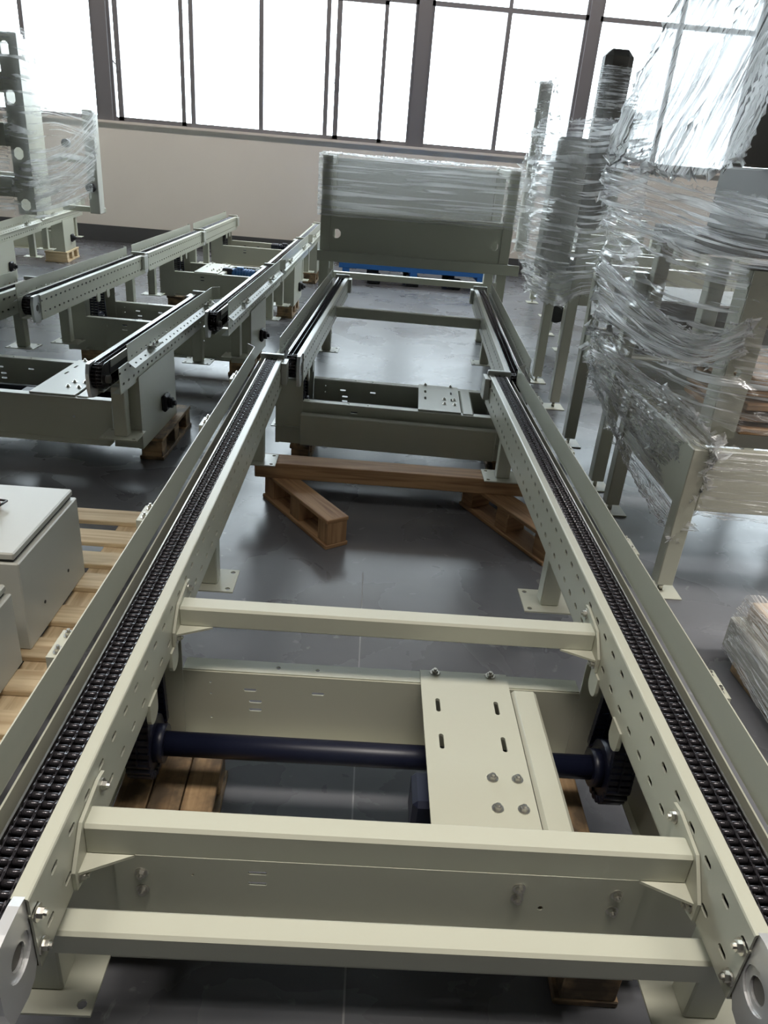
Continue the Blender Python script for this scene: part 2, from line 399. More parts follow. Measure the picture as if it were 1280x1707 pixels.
def conveyor(x, y, yaw, L, label, group, drive=(0.34, 0.96), dbot=0.14, beams=(), low=(), feet=(), hi=False, cover=(0.104, 0.351),
             covers=(0.357, 0.427), motor=None, caps=True, guard_y=(0.0, None), bearing_y=None, slot_st=0.075, brackets=None, zoff=0.0, tall_low=None, wrapnear=True, guards=(-1, 1)):
    R = empty('chain_conveyor', (x, y, zoff), yaw, label, 'conveyor', group)
    ZT = 0.68
    gy0, gy1 = guard_y; gy1 = L if gy1 is None else gy1
    for s in (-1, 1):
        # inner channel: slotted web, top flange turned outward, bottom lip
        mb = MB()
        xi = s*0.557
        us = rng(0.012, L-0.05, slot_st)
        us2 = [u+slot_st/2 for u in us if u+slot_st/2 < L-0.03]
        rows = [(0.044, 0.013, us2, 0.027), (0.120, 0.013, us, 0.027)]
        if s > 0: mb.plate((xi+0.004, 0.025, 0.52), (0, 1, 0), (0, 0, 1), L-0.025, 0.155, -0.004, rows)
        else: mb.plate((xi, 0.025, 0.52), (0, 1, 0), (0, 0, 1), L-0.025, 0.155, -0.004, rows)
        c = 0.005
        mb.prism([(xi, ZT-c), (xi+s*0.0015, ZT-0.0015), (xi+s*c, ZT), (xi+s*0.027, ZT), (xi+s*0.027, ZT-0.004), (xi+s*0.004, ZT-0.006)], 'y', 0.025, L)
        mb.box(min(xi, xi+s*0.05), max(xi, xi+s*0.05), 0.025, L, 0.517, 0.521)
        mb.obj('inner_channel', PAINT, R)
        # outer channel
        mb = MB(); xo = s*(0.684 if hi else 0.698)
        O = (xo+0.004 if s > 0 else xo, 0, 0.52)
        mb.plate(O, (0, 1, 0), (0, 0, 1), L, 0.135, -0.004, [(0.044, 0.013, us2, 0.027)]+([] if hi else [(0.105, 0.013, us, 0.027)]))
        mb.box(min(xo, xo-s*0.045), max(xo, xo-s*0.045), 0, L, 0.517, 0.521)
        mb.obj('outer_channel', PAINT, R)
        # chain bed and guide strips
        mb = MB(); xc = s*HG
        mb.box(min(xi+s*0.010, s*0.642), max(xi+s*0.010, s*0.642), 0.04, L-0.04, 0.612, 0.664)
        mb.obj('chain_bed', BLACK, R)
        mb = MB(); chain_joined(mb, xc, 0.02, L-0.1, 0.558, 4); tag(mb.obj('return_chain', CHAIN, R), kind='stuff')
        mb = MB(); xg = s*0.6445
        mb.box(xg-0.002, xg+0.002, 0.05, L-0.05, 0.645, 0.684)
        mb.obj('guide_strip', STEEL, R)
        # chain
        RS = 0.058; zc = 0.6735
        if hi:
            mb = MB(); chain_wrap(mb, xc, -0.012, zc-RS, RS, -1)
            ch = mb.obj('chain', CHAIN, R)
            k = 0; yy = -0.012+PITCH*.5
            while yy < L-0.06:
                link_mesh('chain_link', LINK, ch, (xc, yy, zc)); yy += 2*PITCH; k += 1
        else:
            mb = MB(); chain_joined(mb, xc, -0.012, L-0.06, zc)
            if wrapnear: chain_wrap(mb, xc, -0.012, zc-RS, RS, -1)
            tag(mb.obj('chain', CHAIN, R), kind='stuff')
        # end bearing block, bolted on the inner side
        for ye, sd in ((-0.012, -1), (L-0.07, 1)):
            if sd > 0 and not caps: continue
            if sd < 0:
                mb = MB(); w = 0.058
                pl = [(ye-w*.9, 0.515), (ye-w*1.1, 0.560), (ye-w*1.1, 0.64), (ye-w*.8, 0.684), (ye+w*.75, 0.684), (ye+w, 0.65), (ye+w, 0.560), (ye+w*.3, 0.500)]
                n = 24; cy, cz, rr = ye, 0.600, 0.036
                # ring-shaped opening: fan between the outline and the circle
                pts = []
                for k in range(n):
                    t = 2*PI*k/n; d = Vector((math.cos(t), math.sin(t)))
                    best = 9
                    for a, b in zip(pl, pl[1:]+pl[:1]):
                        a = Vector(a)-Vector((cy, cz)); b = Vector(b)-Vector((cy, cz)); e = b-a
                        den = d.x*(-e.y)+d.y*e.x
                        if abs(den) < 1e-9: continue
                        tt = (a.x*(-e.y)+a.y*e.x)/den; uu = (d.x*a.y-d.y*a.x)/den
                        if tt > 0 and -1e-6 <= uu <= 1+1e-6: best = min(best, tt)
                    pts.append((d, best))
                X0 = xi+s*0.006; X1 = xi+s*0.024
                def P(X, d, q): return (X, cy+d.x*q, cz+d.y*q)
                for k in range(n):
                    (d0, q0), (d1, q1) = pts[k], pts[(k+1) % n]
                    for X in (X0, X1): mb.quad(P(X, d0, rr), P(X, d0, q0), P(X, d1, q1), P(X, d1, rr))
                    mb.quad(P(X0, d0, q0), P(X1, d0, q0), P(X1, d1, q1), P(X0, d1, q1))
                    mb.quad(P(X0, d0, rr), P(X1, d0, rr), P(X1, d1, rr), P(X0, d1, rr))
                eb = mb.obj('end_bearing', SILVER, R)
                mb = MB(); mb.ring((xi+s*0.016, cy, cz), (1, 0, 0), 0.021, 0.0355, 0.012, 24)
                mb.obj('bearing_ring', SILVER, eb)
                mb = MB(); mb.cyl((xi+s*0.014, cy, cz), (s*0.66, cy, cz), 0.0195, 16)
                mb.obj('axle', DARKSTEEL, eb)
            else:
                mb = MB(); mb.bbox(xc-0.062, xc+0.062, L-0.012, L+0.018, 0.600, 0.700, 0.003)
                mb.box(xi-s*0.030 if s > 0 else xi+0.002, xi-s*0.002 if s > 0 else xi+0.030, L-0.09, L+0.01, 0.56, 0.675)
                mb.obj('end_cap', CABM, R)
        # guard: vertical strip, slotted flange, end turned outward
        if s in guards:
            mb = MB(); xg = s*0.700; th = 0.003
            gl = gy1-gy0-0.05
            gus = rng(0.06, gl-0.03, slot_st)
            O = (xg+th, gy0, 0.655) if s > 0 else (xg, gy0, 0.655)
            mb.plate(O, (0, 1, 0), (0, 0, 1), gl, 0.088, -th, [] if hi else [(0.016, 0.010, gus, 0.022)])
            e = gy0+gl; f = 0.045
            mb.prism([(xg, e), (xg+s*f, e+0.06), (xg+s*(f+th), e+0.06), (xg+s*th, e)] , 'z', 0.655, 0.743)
            a_ = Vector((s*0.80, 0, -0.60)); O2 = (xg+s*0.003, gy0, 0.652)
            mb.plate(O2, (0, 1, 0), a_, gl, 0.044, 0.003 if s > 0 else -0.003, [(0.024, 0.010, gus, 0.022)])
            g = mb.obj('guard_rail', PAINT, R)
            for by in (brackets or []):
                bm_ = MB(); bm_.box(min(s*0.703, s*0.748), max(s*0.703, s*0.748), by-0.05, by+0.05, 0.655, 0.700 if hi else 0.662)
                br = bm_.obj('guard_bracket', PAINT, g)
                for q in (-0.03, 0.03): link_mesh('bolt', BOLTL, br, (s*0.728, by+q, 0.700 if hi else 0.662))
    # cross beams (square tubes with flange plate, bolts and gusset at each end)
    for (b0, b1, bz0, bz1, plates) in beams:
        mb = MB(); mb.bbox(-0.553, 0.553, b0, b1, bz0, bz1, 0.006); bm_ = mb.obj('cross_beam', PAINT, R)
        if plates:
            for s in (-1, 1):
                xi = s*0.557; xa = xi-s*0.008
                m2 = MB(); cyb = (b0+b1)/2
                m2.prism([(b0-0.052, bz0+0.015), (b0-0.052, bz0-0.028), (b0-0.03, bz0-0.035), (b1+0.01, bz0-0.01), (b1+0.065, bz1-0.025), (b1+0.068, bz1+0.012), (b1+0.04, bz1+0.018), (b0+0.0, bz1+0.008)],
                         'x', min(xa, xi-s*0.001), max(xa, xi-s*0.001))
                pl = m2.obj('end_plate', PAINT, bm_)
                m3 = MB(); zz = bz0+0.004
                m3.prism([(xa, b0+0.012), (xa-s*0.085, b0+0.004), (xa-s*0.085, b0), (xa, b0-0.042)] if s > 0 else [(xa, b0-0.042), (xa-s*0.085, b0), (xa-s*0.085, b0+0.004), (xa, b0+0.012)], 'z', zz-0.006, zz)
                m3.obj('gusset', PAINT, bm_)
                rot = TOXN if s > 0 else TOX
                for (by, bz) in ((b1+0.048, bz1-0.005), (b0-0.032, bz0-0.012)):
                    link_mesh('bolt', BOLT, bm_, (xa, by, bz), rot)
    for (b0, b1, bz0, bz1) in low:
        mb = MB(); mb.bbox(-0.604, 0.604, b0, b1, bz0, bz1, 0.006); mb.obj('cross_beam', PAINT, R)
    if hi:
        for s in (-1, 1):
            xa = s*0.557-s*0.002
            for (by, bz) in ((0.040, 0.630), (0.037, 0.556)):
                link_mesh('bolt', BOLT, R, (xa, by, bz), TOXN if s > 0 else TOX)
    # legs
    for fy in feet:
        for s in (-1, 1):
            lx = s*0.635
            mb = MB(); mb.bbox(lx-0.035, lx+0.035, fy-0.035, fy+0.03, 0.246, 0.519, 0.004); lg = mb.obj('leg', PAINT, R)
            mb = MB()
            mb.plate((lx-0.10, fy-0.078, 0.240), (1, 0, 0), (0, 1, 0), 0.20, 0.155, 0.006,
                     [(0.02, 0.018, [0.022, 0.178], 0.018), (0.135, 0.018, [0.022, 0.178], 0.018)])
            mb.obj('foot_plate', PAINT, lg)
    # drive station
    if drive:
        d0, d1 = drive; zt = 0.40; zb = dbot+0.03
        def dplate(yy, dirn, slots, nm='drive_plate'):
            mb = MB()
            mb.plate((-0.555, yy, zb), (1, 0, 0), (0, 0, 1), 1.11, zt-zb-0.004, 0.004, slots)
            f0, f1 = (yy, yy+0.05*dirn) if dirn > 0 else (yy+0.05*dirn, yy)
            us = [0.26, 0.37]
            mb.plate((-0.555, f0, zt-0.004), (1, 0, 0), (0, 1, 0), 1.11, f1-f0, 0.004, [((f1-f0)/2, 0.012, us, 0.012)])
            g0, g1 = (yy-0.07, yy)
            mb.plate((-0.555, g0, zb-0.004), (1, 0, 0), (0, 1, 0), 1.11, g1-g0, 0.004, [(0.03, 0.010, [0.30, 0.42, 0.72], 0.010)])
            return mb.obj(nm, PAINT, R)
        zrel = zt-zb
        hb = [(zrel-0.060, 0.010, [0.185, 0.375], 0.036), (zrel-0.100, 0.010, [0.20], 0.036), (zrel-0.130, 0.010, [0.20], 0.036),
              (zrel-0.165, 0.006, [0.075], 0.006), (zrel-0.040, 0.006, [0.075], 0.006), (zrel-0.080, 0.006, [0.075], 0.006)]
        dplate(d1-0.05, 1, hb)
        hf = [(zrel-0.040, 0.010, [0.295], 0.040), (zrel-0.072, 0.010, [0.295], 0.040), (zrel-0.055, 0.006, [0.16], 0.006), (zrel-0.105, 0.012, [0.90], 0.012)]
        fp = dplate(d0, 1, hf)
        if hi:
            for (bx, bz) in ((-0.50, zt-0.055), (-0.50, zt-0.105), (0.29, zt-0.045), (0.29, zt-0.075), (0.50, zt-0.05), (0.50, zt-0.10)):
                link_mesh('bolt', BOLT, fp, (bx, d0-0.004, bz), TOYN)
        if tall_low:
            mb = MB(); ty, tz0, tz1 = tall_low
            mb.bbox(-0.556, 0.556, ty, ty+0.05, tz0, tz1, 0.005); mb.obj('cross_beam', PAINT, R)
        # motor cover plate with adjusting slots, narrow channel beside it
        if cover:
            c0, c1 = cover
            mb = MB(); W = c1-c0; Hh = d1-d0-0.005
            k = W/0.247
            mb.plate((c0, d0+0.02, zt+0.001), (1, 0, 0), (0, 1, 0), W, Hh-0.02, 0.008,
                     [(Hh-0.300, 0.052, [0.042*k, 0.200*k], 0.012), (Hh-0.165, 0.052, [0.042*k, 0.200*k], 0.012), (Hh-0.03, 0.012, [0.042*k, 0.20*k], 0.03)])
            cv = mb.obj('motor_cover', PAINT, R)
            for (bx, by) in ((0.042, Hh-0.01), (0.20, Hh-0.01), (0.155, 0.245), (0.215, 0.245), (0.155, 0.155), (0.215, 0.155)):
                link_mesh('bolt', BOLT, cv, (c0+bx*k, d0+by, zt+0.009))
            c0, c1 = covers
            mb = MB(); mb.bbox(c0, c1, d0+0.01, d1-0.06, zt-0.03, zt+0.006, 0.009); mb.obj('cover_channel', PAINT, R)
        # shaft with the two sprockets and descending chain loops
        sy = d0+0.41*(d1-d0)/0.62 if hi else (d0+d1)/2+0.05
        mb = MB(); mb.cyl((-0.60, sy, 0.285), (0.60, sy, 0.285), 0.032, 20); mb.obj('drive_shaft', NAVY, R)
        for s in (-1, 1):
            xc = s*HG
            mb = MB(); mb.cyl((xc-0.024, sy, 0.285), (xc+0.024, sy, 0.285), 0.075, 24)
            mb.cyl((xc-s*0.024, sy, 0.285), (xc-s*0.050, sy, 0.285), 0.05, 20)
            mb.obj('drive_sprocket', NAVY, R)
            mb = MB()
            for q in (-1, 1):
                for k in range(12):
                    z = 0.30+k*0.0205; yq = sy+q*(0.085-0.02*k/11)
                    mb.box(xc-0.030, xc+0.030, yq-0.006, yq+0.006, z-0.007, z+0.007)
                    for xx in (-0.03, 0, 0.03): mb.box(xc+xx-0.002, xc+xx+0.002, yq-0.009, yq+0.009, z-0.012, z+0.012)
            for k in range(13):
                t = PI*k/12; mb.cyl((xc-0.030, sy-math.cos(t)*0.085, 0.29-math.sin(t)*0.085), (xc+0.030, sy-math.cos(t)*0.085, 0.29-math.sin(t)*0.085), 0.010, 6)
            tag(mb.obj('drive_chain', NAVY, R), kind='stuff')
            # housing: outer plate, front and back walls
            mb = MB(); X0, X1 = s*0.556, s*0.712
            mb.box(min(X1, X1-s*0.004), max(X1, X1-s*0.004), d0, d1-0.05, dbot, 0.545)
            for yy in (d0, d1-0.054):
                mb.prism([(X0, dbot), (X1, dbot), (X1, 0.545), (s*0.69, 0.515), (X0, 0.515)], 'y', yy, yy+0.004)
            mb.box(min(s*0.69, X1), max(s*0.69, X1), d0, d1-0.05, dbot-0.003, dbot+0.001)
            hs = mb.obj('drive_housing', PAINT, R)
            mb = MB(); xb = X1
            mb.bbox(min(xb, xb+s*0.03), max(xb, xb+s*0.03), sy-0.045, sy+0.045, 0.235, 0.335, 0.01)
            mb.cyl((xb+s*0.03, sy, 0.285), (xb+s*0.055, sy, 0.285), 0.032, 16)
            mb.cyl((xb+s*0.05, sy, 0.285), (xb+s*0.075, sy, 0.285), 0.016, 12)
            mb.obj('shaft_bearing', BLACK, hs)
            # rounded idler brackets peeping out under the rail
            for by in (sy+0.09, sy-0.11):
                mb = MB(); pts = [(by-0.03, 0.53), (by-0.03, 0.485)]+[(by+0.03*math.cos(t), 0.485-0.024*math.sin(t)) for t in [PI-PI*k/8 for k in range(1, 8)]]+[(by+0.03, 0.485), (by+0.03, 0.53)]
                mb.prism(pts, 'x', min(s*0.552, s*0.562), max(s*0.552, s*0.562)); mb.obj('idler_bracket', PAINT, R)
        if motor:
            mcol, mx, my, mz, ml = motor
            mb = MB(); mb.bbox(mx-0.055, mx+0.055, my-0.055, my+0.055, mz-0.055, mz+0.055, 0.012); gm = mb.obj('gear_motor', NAVY, R)
            mb = MB(); mb.cyl((mx+0.05, my, mz), (mx+ml, my, mz), 0.052, 20)
            for k in range(7): mb.cyl((mx+0.07+k*0.03, my, mz), (mx+0.078+k*0.03, my, mz), 0.060, 20)
            mb.bbox(mx+0.09, mx+0.17, my-0.03, my+0.03, mz+0.03, mz+0.070, 0.01)
            mb.obj('motor_body', mcol, gm)
            mb = MB(); mb.cyl((mx+ml, my, mz), (mx+ml+0.07, my, mz), 0.062, 20); mb.obj('fan_cowl', BLACK, gm)
    return R

# ------------------------------------------------------------------ the hall
YW = 13.0
def struct(name, mb, m, parent=None):
    o = mb.obj(name, m, parent); o['kind'] = 'structure'; return o
struct('floor', MB().box(-13, 11, -9, YW+0.3, -0.12, 0.0), FLOORM)
struct('ceiling', MB().box(-13, 11, -9, YW+0.3, 7.2, 7.4), CEIL)
struct('wall_left', MB().box(-13.3, -13, -9, YW+0.3, 0, 7.2), SIDEM)
struct('wall_right', MB().box(11, 11.3, -9, YW+0.3, 0, 7.2), SIDEM)
struct('wall_rear', MB().box(-13, 11, -9.3, -9, 0, 7.2), SIDEM)
b = MB(); b.box(-13, 11, YW, YW+0.3, 0, 1.77); b.box(-13, 11, YW, YW+0.3, 5.9, 7.2); b.box(-13, -11.8, YW, YW+.3, 1.77, 5.9); b.box(9.8, 11, YW, YW+.3, 1.77, 5.9)
struct('wall_far', b, WALLM)
struct('baseboard_far', MB().box(-13, 11, YW-0.03, YW-0.001, 0, 0.25), SKIRT)
struct('trim_1', MB().box(-11.8, 9.8, YW-0.05, YW+0.06, 1.755, 1.79), SILLM)
# pillars between the bays
k = 2
for xa, xb in ((-11.9, -11.7), (-9.0, -8.8), (-4.376, -4.170), (0.406, 0.598), (2.913, 3.08), (5.5, 5.7), (9.7, 9.9)):
    struct('trim_%d' % k, MB().box(xa, xb, YW-0.02, YW+0.14, 1.79, 5.9), FRAME); k += 1
def bar(mb, xa, xb, za, zb, d0=0.02, d1=0.09): mb.box(xa, xb, YW+d0, YW+d1, za, zb)
def bay(n, xa, xb, mull, sashes, upper):
    R = empty('window_%d' % n, ((xa+xb)/2, YW+0.05, 1.79)); R['kind'] = 'structure'
    inv = Matrix.Translation(-R.location)
    def put(name, mb, m, par):
        mb.v = [tuple(Vector(v)-R.location) for v in mb.v]; o = mb.obj(name, m, par); o['kind'] = 'structure'; return o
    mb = MB()
    bar(mb, xa, xb, 1.79, 1.845); bar(mb, xa, xb, 3.655, 3.72); bar(mb, xa, xb, 5.82, 5.9)
    bar(mb, xa, xa+.045, 1.845, 5.82); bar(mb, xb-.045, xb, 1.845, 5.82)
    fr = put('window_frame', mb, FRAME, R)
    for x0 in mull:
        mb = MB(); bar(mb, x0-.033, x0+.033, 1.845, 3.655); put('mullion', mb, FRAME, R)
    for x0 in upper:
        mb = MB(); bar(mb, x0-.028, x0+.028, 3.72, 5.82); put('mullion', mb, FRAME, R)
    ed = [xa+.045]+[q for x0 in sorted(mull) for q in (x0-.033, x0+.033)]+[xb-.045]
    for a, b_ in zip(ed[::2], ed[1::2]):
        put('pane', MB().box(a, b_, YW+.05, YW+.056, 1.845, 3.655), GLASS, R)
    ed = [xa+.045]+[q for x0 in sorted(upper) for q in (x0-.028, x0+.028)]+[xb-.045]
    for a, b_ in zip(ed[::2], ed[1::2]):
        put('pane', MB().box(a, b_, YW+.05, YW+.056, 3.72, 5.82), GLASS, R)
    for (a, b_, hx) in sashes:
        mb = MB()
        for (p, q, r, t) in ((a, a+.075, 1.80, 3.66), (b_-.06, b_, 1.80, 3.66), (a, b_, 1.78, 1.85), (a, b_, 3.61, 3.68)):
            mb.box(p, q, YW-.01, YW+.018, r, t)
        sf = put('sash', mb, FRAME, R)
        mb = MB(); hz = 2.55
        mb.box(hx-.02, hx+.02, YW-.03, YW-.01, hz-.08, hz+.08); mb.prism([(hx-.055, hz+.03), (hx-.02, hz-.01), (hx-.02, hz+.01), (hx-.05, hz+.045)], 'y', YW-.05, YW-.03)
        put('sash_handle', mb, FRAME, sf)
    return R
bay(1, -11.7, -9.0, [-10.4], [], [-10.4])
bay(2, -8.8, -4.376, [-7.4, -6.5, -5.43], [], [-7.4, -6.5, -5.43])
bay(3, -4.170, 0.406, [-2.94, -1.90, -0.91], [(-4.075, -3.05, -4.05), (-0.785, -0.03, -0.76)], [-2.94, -1.90, -0.91])
bay(4, 0.598, 2.913, [1.75], [], [1.75])
bay(5, 3.08, 5.5, [4.3], [], [4.3])
bay(6, 5.7, 9.7, [6.7, 7.7, 8.7], [], [6.7, 7.7, 8.7])

# floor joint line (saw cut)
struct('trim_20', MB().box(0.045, 0.050, -2, 2.9, 0.0, 0.0008), mat('joint_filler', (0.25, 0.25, 0.25), 0.6))

# added fill lamps, out of view, brightening the near conveyor from above
for i, (lx, ly) in enumerate(FILLS):
    r = empty('near_fill', (lx, ly, FILL_Z), 0, ('left', 'middle', 'right')[i]+' one of three added fill lamps above the near end of the front conveyor', 'fill lamp', 'added fill lamps near')
    MB().box(-0.95, 0.95, -0.35, 0.35, 0.02, 0.10).obj('fill_housing', CABM, r)
    MB().cyl((-0.8, 0, 0.1), (-0.8, 0, 7.2-FILL_Z), 0.006, 6).cyl((0.8, 0, 0.1), (0.8, 0, 7.2-FILL_Z), 0.006, 6).obj('fill_hanger', STEEL, r)
    ld = bpy.data.lights.new('fill_light', 'AREA'); ld.shape = 'RECTANGLE'; ld.size = 1.8; ld.size_y = 0.6
    ld.energy = FILL_W; ld.color = (1.0, 0.94, 0.86); ld.spread = math.radians(82)
    lo = bpy.data.objects.new('fill_light', ld); COL.objects.link(lo); lo.parent = r; lo.location = (0, 0, 0)

for i, (lx, ly) in enumerate(((4.6, 1.6), (4.9, 4.4))):  # unseen pair added to brighten the film on the right
    r = empty('film_fill', (lx, ly, 5.6), 0, ('nearer', 'farther')[i]+' of two round added fill lamps above the wrapped frames on the right', 'fill lamp', 'added fill lamps right')
    MB().cyl((0, 0, 0.02), (0, 0, 0.14), 0.30, 24, 0.12).cyl((0, 0, 0.14), (0, 0, 0.30), 0.10, 16).cyl((0, 0, 0.3), (0, 0, 1.6), 0.006, 6).obj('fill_housing', CABM, r)
    ld = bpy.data.lights.new('fill_light', 'AREA'); ld.shape = 'DISK'; ld.size = 0.5
    ld.energy = 260.0; ld.color = (1.0, 0.97, 0.93); ld.spread = math.radians(75)
    lo = bpy.data.objects.new('fill_light', ld); COL.objects.link(lo); lo.parent = r
for i, lx in enumerate((-7.0, -2.4, 2.2, 6.8)):  # invented row, out of view, added to lift the window wall
    r = empty('wall_fill', (lx, 9.6, 6.9), 0, ('leftmost', 'second', 'third', 'rightmost')[i]+' of four added fill lamps under the ceiling aimed at the window wall', 'fill lamp', 'added fill lamps for the wall')
    r.rotation_euler = (math.radians(52), 0, 0)
    MB().box(-0.6, 0.6, -0.2, 0.2, 0.02, 0.12).obj('fill_housing', CABM, r)
    ld = bpy.data.lights.new('fill_light', 'AREA'); ld.shape = 'RECTANGLE'; ld.size = 1.1; ld.size_y = 0.35
    ld.energy = 115.0; ld.color = (1.0, 0.93, 0.85)
    lo = bpy.data.objects.new('fill_light', ld); COL.objects.link(lo); lo.parent = r

# ------------------------------------------------------------------ conveyors
conveyor(0.106, 0.72, 0, 3.22, 'long front conveyor with two bare chain tracks reaching toward the camera', 'chain conveyors on the hall floor',
         drive=(0.34, 0.985), beams=[(0.212, 0.262, 0.548, 0.62, True), (0.905, 0.960, 0.560, 0.62, True)],
         low=[(0.100, 0.152, 0.432, 0.49)], feet=(0.185, 1.65, 2.84), hi=True, motor=(NAVY, 0.125, 0.575, 0.325, 0.20), brackets=(0.62, 1.27, 2.1, 2.75))
conveyor(0.203, 4.02, math.radians(-2.9), 2.79, 'second conveyor in line behind the long front one, reaching the tall wrapped frame', 'chain conveyors on the hall floor',
         drive=(0.04, 0.57), beams=[(1.72, 1.77, 0.545, 0.62, False)], feet=(0.10, 1.90), motor=None, brackets=(0.9, 1.6, 2.3), tall_low=(-0.055, 0.17, 0.352), guard_y=(0.09, None))
conveyor(-1.92, 3.63, math.radians(-2.2), 1.93, 'nearest conveyor of the left line, its right housing and black bearing facing the front conveyor', 'chain conveyors on the hall floor',
         drive=(0.24, 0.93), feet=(0.16, 1.72), guard_y=(0.13, None), brackets=(0.5, 1.7), motor=(NAVY, 0.02, 0.45, 0.30, 0.3))
conveyor(-1.64, 5.02, math.radians(-2.2), 2.15, 'second conveyor from the front in the left line with perforated side rails', 'chain conveyors on the hall floor',
         drive=(0.72, 1.40), feet=(0.55, 1.95), brackets=(0.5, 1.6), cover=None, motor=None)
conveyor(-1.56, 7.28, math.radians(-1.6), 2.15, 'third conveyor of the left line, with a blue motor between its rails', 'chain conveyors on the hall floor',
         drive=(0.85, 1.55), feet=(0.35, 1.95), brackets=(0.5, 1.6), cover=(-0.351, -0.104), covers=(-0.1, -0.05), motor=(BLUE, -0.05, 1.15, 0.38, 0.30))
conveyor(-1.50, 9.54, math.radians(-1.2), 1.95, 'last conveyor of the left line, nearest the window wall', 'chain conveyors on the hall floor',
         drive=(0.95, 1.6), feet=(0.35, 1.75), brackets=(0.5, 1.6), cover=None, motor=(NAVY, 0.1, 1.3, 0.38, 0.22))
conveyor(-4.50, 7.35, math.radians(6.0), 2.15, 'nearer conveyor at the left edge whose near end is cut by the frame', 'chain conveyors on the hall floor',
         drive=(0.55, 1.15), feet=(0.2, 1.95), brackets=(0.5, 1.6))
conveyor(-4.78, 9.60, math.radians(6.0), 2.0, 'farther conveyor at the left edge, in front of the wrapped stack', 'chain conveyors on the hall floor',
         drive=(0.9, 1.5), feet=(0.35, 1.75), brackets=(0.5, 1.5))

# ------------------------------------------------------------------ timber
def board(name, par, x0, x1, y0, y1, z0, z1, m):
    o = MB().bbox(x0, x1, y0, y1, z0, z1, 0.003).obj(name, m, par); return o
def skid(x, y, rz, L, W, label, m=WOODD, boards=1, group='wooden skids under the conveyors', H=0.137):
    r = empty('wooden_skid', (x, y, 0), rz, label, 'wooden skid', group)
    t = 0.021
    board('bottom_board', r, -W/2, W/2, 0, L, 0, t, m)
    n = 3
    for k in range(n):
        yc = (0.05, L/2, L-0.05)[k]
        board('block', r, -W/2+0.012, W/2-0.008, yc-0.048, yc+0.048, t, H-t, m)
    for k in range(boards):
        w = W/boards; board('top_board', r, -W/2+k*w+0.002, -W/2+(k+1)*w-0.002, 0.0, L, H-t, H, m)
    return r
skid(-0.445, 1.10, 0.03, 0.56, 0.26, 'dirty skid under the front conveyor, left housing', WOODD, 3)
skid(0.60, 1.03, -0.02, 0.62, 0.15, 'skid under the front conveyor, right housing', WOODD, 2)
skid(-1.21, 4.02, -0.03, 0.62, 0.14, 'skid under the right housing of the nearest left line conveyor', WOODD)
skid(-2.45, 3.95, -0.03, 0.62, 0.14, 'skid under the left housing of the nearest left line conveyor', WOODD)
skid(-2.19, 5.85, -0.03, 0.60, 0.18, 'skid under the left housing of the second left line conveyor', WOODD)
skid(-1.02, 5.85, -0.03, 0.60, 0.18, 'skid under the right housing of the second left line conveyor', WOODD)
skid(-2.10, 8.15, -0.03, 0.60, 0.18, 'skid under the left housing of the conveyor with the blue motor', WOODD)
skid(-0.93, 8.15, -0.03, 0.60, 0.18, 'skid under the right housing of the conveyor with the blue motor', WOODD)
skid(-2.04, 10.45, -0.03, 0.60, 0.18, 'skid under the left housing of the left line conveyor nearest the window wall', WOODD)
skid(-0.86, 10.45, -0.03, 0.60, 0.18, 'skid under the right housing of the left line conveyor nearest the window wall', WOODD)
skid(-4.00, 7.95, 0.1, 0.60, 0.18, 'skid under the nearer conveyor at the left edge', WOODD)
skid(-4.29, 10.55, 0.1, 0.60, 0.30, 'pale skid under the farther conveyor at the left edge', WOOD)
skid(-0.36, 4.06, -0.03, 0.5, 0.12, 'skid under the left housing of the second central conveyor', WOODD)
skid(0.83, 4.06, -0.03, 0.5, 0.12, 'skid under the right housing of the second central conveyor', WOODD)
# props under the timber beam
a1 = math.atan2(0.29, 0.42)
skid(-0.085, 3.12, a1, 0.66, 0.125, 'brown block skid standing askew under the left end of the long timber beam', WOODB, 1, 'props under the timber beam', 0.155)
a2 = math.atan2(0.30, 0.56)
r = skid(0.96, 3.10, a2, 0.72, 0.14, 'brown block skid standing askew under the right end of the long timber beam', WOODB, 1, 'props under the timber beam', 0.155)
tb = empty('timber_beam', (0.14, 3.60, 0.155), 0.0, 'long brown timber beam carrying the far feet of the front conveyor', 'timber beam')
tb.rotation_euler = (0, 0, -0.015)
MB().bbox(-0.68, 0.78, -0.075, 0.055, 0, 0.084, 0.004).obj('beam_body', WOODB, tb)

# pallet on the left
pl = empty('wooden_pallet', (-1.45, 1.50, 0), 0.0, 'pale wooden pallet with spaced slats under the grey cabinets', 'pallet')
ys = [(3.084, 2.967), (2.889, 2.773), (2.699, 2.594), (2.531, 2.42), (2.30, 2.19), (2.10, 1.99), (1.926, 1.82), (1.737, 1.634), (1.54, 1.44)]
for (ya, yb) in ys:
    board('slat', pl, -0.62, 0.525, yb-1.5, ya-1.5, 0.118, 0.140, WOOD)
for xx in (-0.58, -0.05, 0.43):
    board('bearer', pl, xx-0.045, xx+0.05, -0.06, 1.58, 0.096, 0.118, WOOD)
    for yy in (0.0, 0.76, 1.5): board('block', pl, xx-0.045, xx+0.05, yy-0.05, yy+0.07, 0.022, 0.096, WOOD)
    board('bottom_board', pl, xx-0.045, xx+0.05, -0.06, 1.58, 0.0, 0.022, WOOD)

